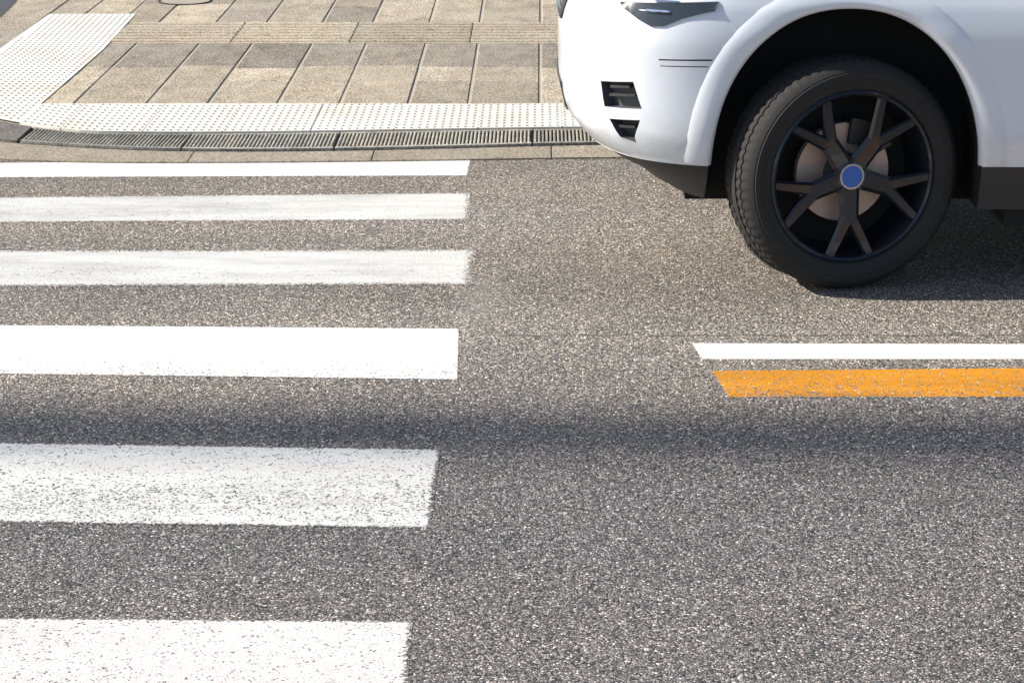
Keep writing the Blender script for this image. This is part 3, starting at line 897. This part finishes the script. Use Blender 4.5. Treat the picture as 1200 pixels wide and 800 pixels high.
def rim_bm():
    bm = bmesh.new(); h = TW/2
    prof = [(RR+.004, -h+.014), (RR-.004, -h+.008), (RR-.012, -h+.014), (RR-.020, -h+.04), (RR-.030, -.02), (RR-.030, h-.03), (RR-.004, h-.01), (RR+.002, h-.012), (RR-.022, 0), (RR-.010, -h+.04)]
    lathe_y(bm, prof, 96, closed=True)
    # hub
    lathe_y(bm, [(.0005, -h+.030), (.045, -h+.030), (.062, -h+.038), (.070, -h+.060), (.070, -.01), (.0005, -.01)], 40, closed=False)
    for k in range(5):      # wheel nuts
        a_ = PI/2+k*2*PI/5; cx_, cz_ = .052*math.cos(a_), .052*math.sin(a_)
        lathe_y(bm, [(.0005, -h+.026), (.008, -h+.026), (.009, -h+.045)], 6, closed=False, c=(cx_, 0, cz_))
    # five Y spokes, one pointing straight down
    def bar(p, q, w0_, w1_, y0, y1, th=.032):
        d = (Vector(q)-Vector(p)).normalized(); n = Vector((-d.y, d.x)); V = []
        for (c_, w_, yy) in ((p, w0_, y0), (q, w1_, y1)):
            ring = []
            for sx_, sy_ in ((-1, .010), (-.62, 0), (.62, 0), (1, .010), (.8, th), (-.8, th)):
                ring.append(bm.verts.new((c_[0]+n.x*w_/2*sx_, yy+sy_, c_[1]+n.y*w_/2*sx_)))
            V.append(ring)
        for i in range(6): bm.faces.new((V[0][i], V[0][(i+1) % 6], V[1][(i+1) % 6], V[1][i]))
        bm.faces.new(V[0]); bm.faces.new(V[1])
    for k in range(5):
        a = -PI/2+k*2*PI/5
        def pol(r, da=0): return (r*math.cos(a+da), r*math.sin(a+da))
        bar(pol(.045), pol(.150), .072, .064, -h+.034, -h+.022)
        bar(pol(.140, .05), pol(RR-.012, .26), .046, .034, -h+.023, -h+.016)
        bar(pol(.140, -.05), pol(RR-.012, -.26), .046, .034, -h+.023, -h+.016)
    bmesh.ops.recalc_face_normals(bm, faces=bm.faces); return bm
def capb(r0, r1, y0, y1, n=40, ztop=0):
    bm = bmesh.new(); lathe_y(bm, [(.0005 if r0 == 0 else r0, y1), (r0 if r0 else .0006, y0), (r1, y0), (r1+.001, y1)], n, closed=(r0 != 0))
    return bm
def make_wheel(cx, flip, steer):
    h = TW/2
    wy = YS+h+.003
    if flip: wy = 2*YC-wy
    wh = obj('wheel', rim_bm(), M_rim, smooth=30)
    t = obj('tyre', tyre_bm(), M_tyre, wh, smooth=24)
    obj('brake_disc', capb(.07, .165, -.012, .010), M_disc, wh, smooth=30)
    obj('dust_shield', capb(0, .254, .055, .075), M_well, wh)
    bm = bmesh.new()
    for sgn in (1,):
        pts = []
        for k in range(9):
            a = math.radians(28+k*7); pts.append((math.cos(a), math.sin(a)))
        lo = [bm.verts.new((.10*c_, -.034, .10*s_)) for c_, s_ in pts]+[bm.verts.new((.185*c_, -.034, .185*s_)) for c_, s_ in reversed(pts)]
        hi = [bm.verts.new((v.co.x, .03, v.co.z)) for v in lo]
        n = len(lo)
        for i in range(n): bm.faces.new((lo[i], lo[(i+1) % n], hi[(i+1) % n], hi[i]))
        bm.faces.new(lo); bm.faces.new(hi)
    bmesh.ops.recalc_face_normals(bm, faces=bm.faces); obj('brake_caliper', bm, M_cal, wh)
    obj('centre_cap', capb(0, .036, -h+.024, -h+.031), M_blue, wh, smooth=30)
    obj('cap_ring', capb(.0365, .043, -h+.023, -h+.031), M_ring, wh, smooth=30)
    kid(wh)
    wh.location = (cx, wy, HUBZ); wh.rotation_euler = (0, 0, (PI if flip else 0)+steer)
    return wh
STEER = math.radians(16)
make_wheel(HUBX, False, STEER); make_wheel(HUBX, True, STEER)
make_wheel(HUBX+WB, False, 0); make_wheel(HUBX+WB, True, 0)
# underside pan, mirrors, tail lamps
bm = bmesh.new(); quad_prism(bm, [(HUBX+.55, YC-.82), (HUBX+WB-.55, YC-.82), (HUBX+WB-.55, YC+.82), (HUBX+.55, YC+.82)], .20, .2665)
quad_prism(bm, [(HUBX-.5, YC-.5), (HUBX+.55, YC-.5), (HUBX+.55, YC+.5), (HUBX-.5, YC+.5)], .22, .30)
kid(obj('underbody', bm, M_well))
for side in (-1, 1):
    bm = bmesh.new(); bmesh.ops.create_uvsphere(bm, u_segments=20, v_segments=12, radius=1)
    for v in bm.verts:
        v.co = Vector((XF+1.62+v.co.x*.085, YC+side*(BW+.10)+v.co.y*.12, 1.16+v.co.z*.085))
        if v.co.x > XF+1.66: v.co.x = XF+1.66
    kid(obj('wing_mirror', bm, M_white, smooth=40))
    bm = bmesh.new(); tube(bm, [(XF+1.63, YC+side*(BW-.06), 1.08), (XF+1.63, YC+side*(BW+.06), 1.13)], .022)
    kid(obj('mirror_arm', bm, M_black))
    bm = bmesh.new()
    sz = [(.86, .84), (.70+.08, .86), (.70+.08, .98), (.86, 1.0)]
    patch_solid(bm, sz, -.01, .008)
    if side > 0: mirror(bm)
    kid(obj('tail_light', bm, plain('red_lamp_lens', (.35, .01, .01), .1, coat=1), smooth=30))

# ---------------------------------------------------------------- tall lamp mast off to the left: its shadow crosses the road
mx = -26.0; y_sh = g(633, 508).y; my = y_sh-SUN_Y*mx
mast = empty('street_lamp', (mx, my, 0)); tag(mast, 'tall grey lamp mast standing far left of the crossing', 'street lamp')
M_mast = plain('galvanised_steel', (.33, .34, .35), .45, .7, var=.12, vs=3)
bm = bmesh.new(); tube(bm, [(0, 0, 0), (0, 0, 1.2), (0, 0, 7), (0, 0, 25)], [.19, .185, .175, .165], 24); obj('mast', bm, M_mast, mast, smooth=40)
bm = bmesh.new(); lathe = [(0, 0, 0), (0, 0, .05)]; tube(bm, lathe, .36, 24); obj('base_plate', bm, M_mast, mast)
for s in (-1, 1):
    bm = bmesh.new(); tube(bm, [(0, 0, 24.8), (s*.5, 0, 25.3), (s*1.6, 0, 25.5)], .05, 12); obj('arm', bm, M_mast, mast, smooth=40)
    bm = bmesh.new(); quad_prism(bm, [(s*1.4-.1, -.16), (s*1.4+.7*s, -.13), (s*1.4+.7*s, .13), (s*1.4-.1, .16)], 25.43, 25.56, .02)
    bmesh.ops.recalc_face_normals(bm, faces=bm.faces); obj('lamp_head', bm, M_mast, mast)

# ---------------------------------------------------------------- round sign seen from behind, its rim just enters the top left corner
bm = bmesh.new()
def ray(px, py, yw):
    a = (px-CX)/F; b = (CY-py)/F
    d = Vector((a, math.cos(PITCH)+b*math.sin(PITCH), -math.sin(PITCH)+b*math.cos(PITCH))); return Vector((0, 0, HCAM))+d*(yw/d.y)
sc = ray(-103, -103, 3.55)
sg = empty('road_sign', (sc.x, sc.y, 0)); tag(sg, 'grey back of a small round sign in the top left corner of the photo', 'road sign')
M_sb = plain('sign_back_metal', (.50, .48, .455), .7, .0, var=.15, vs=4)
prof = [(.0005, 0), (.15, .006), (.196, .004), (.200, -.004), (.196, -.010), (.0005, -.010)]
lathe_y(bm, [(r, -y) for r, y in prof], 64, closed=False, c=(0, 0, sc.z)); obj('disc', bm, M_sb, sg, smooth=40)
bm = bmesh.new(); tube(bm, [(0, .04, 0), (0, .04, sc.z+.25)], .03, 20); obj('post', bm, M_mast, sg, smooth=40)
bm = bmesh.new(); tube(bm, [(-.05, .03, sc.z), (.05, .03, sc.z)], .012, 10); obj('clamp', bm, M_mast, sg)
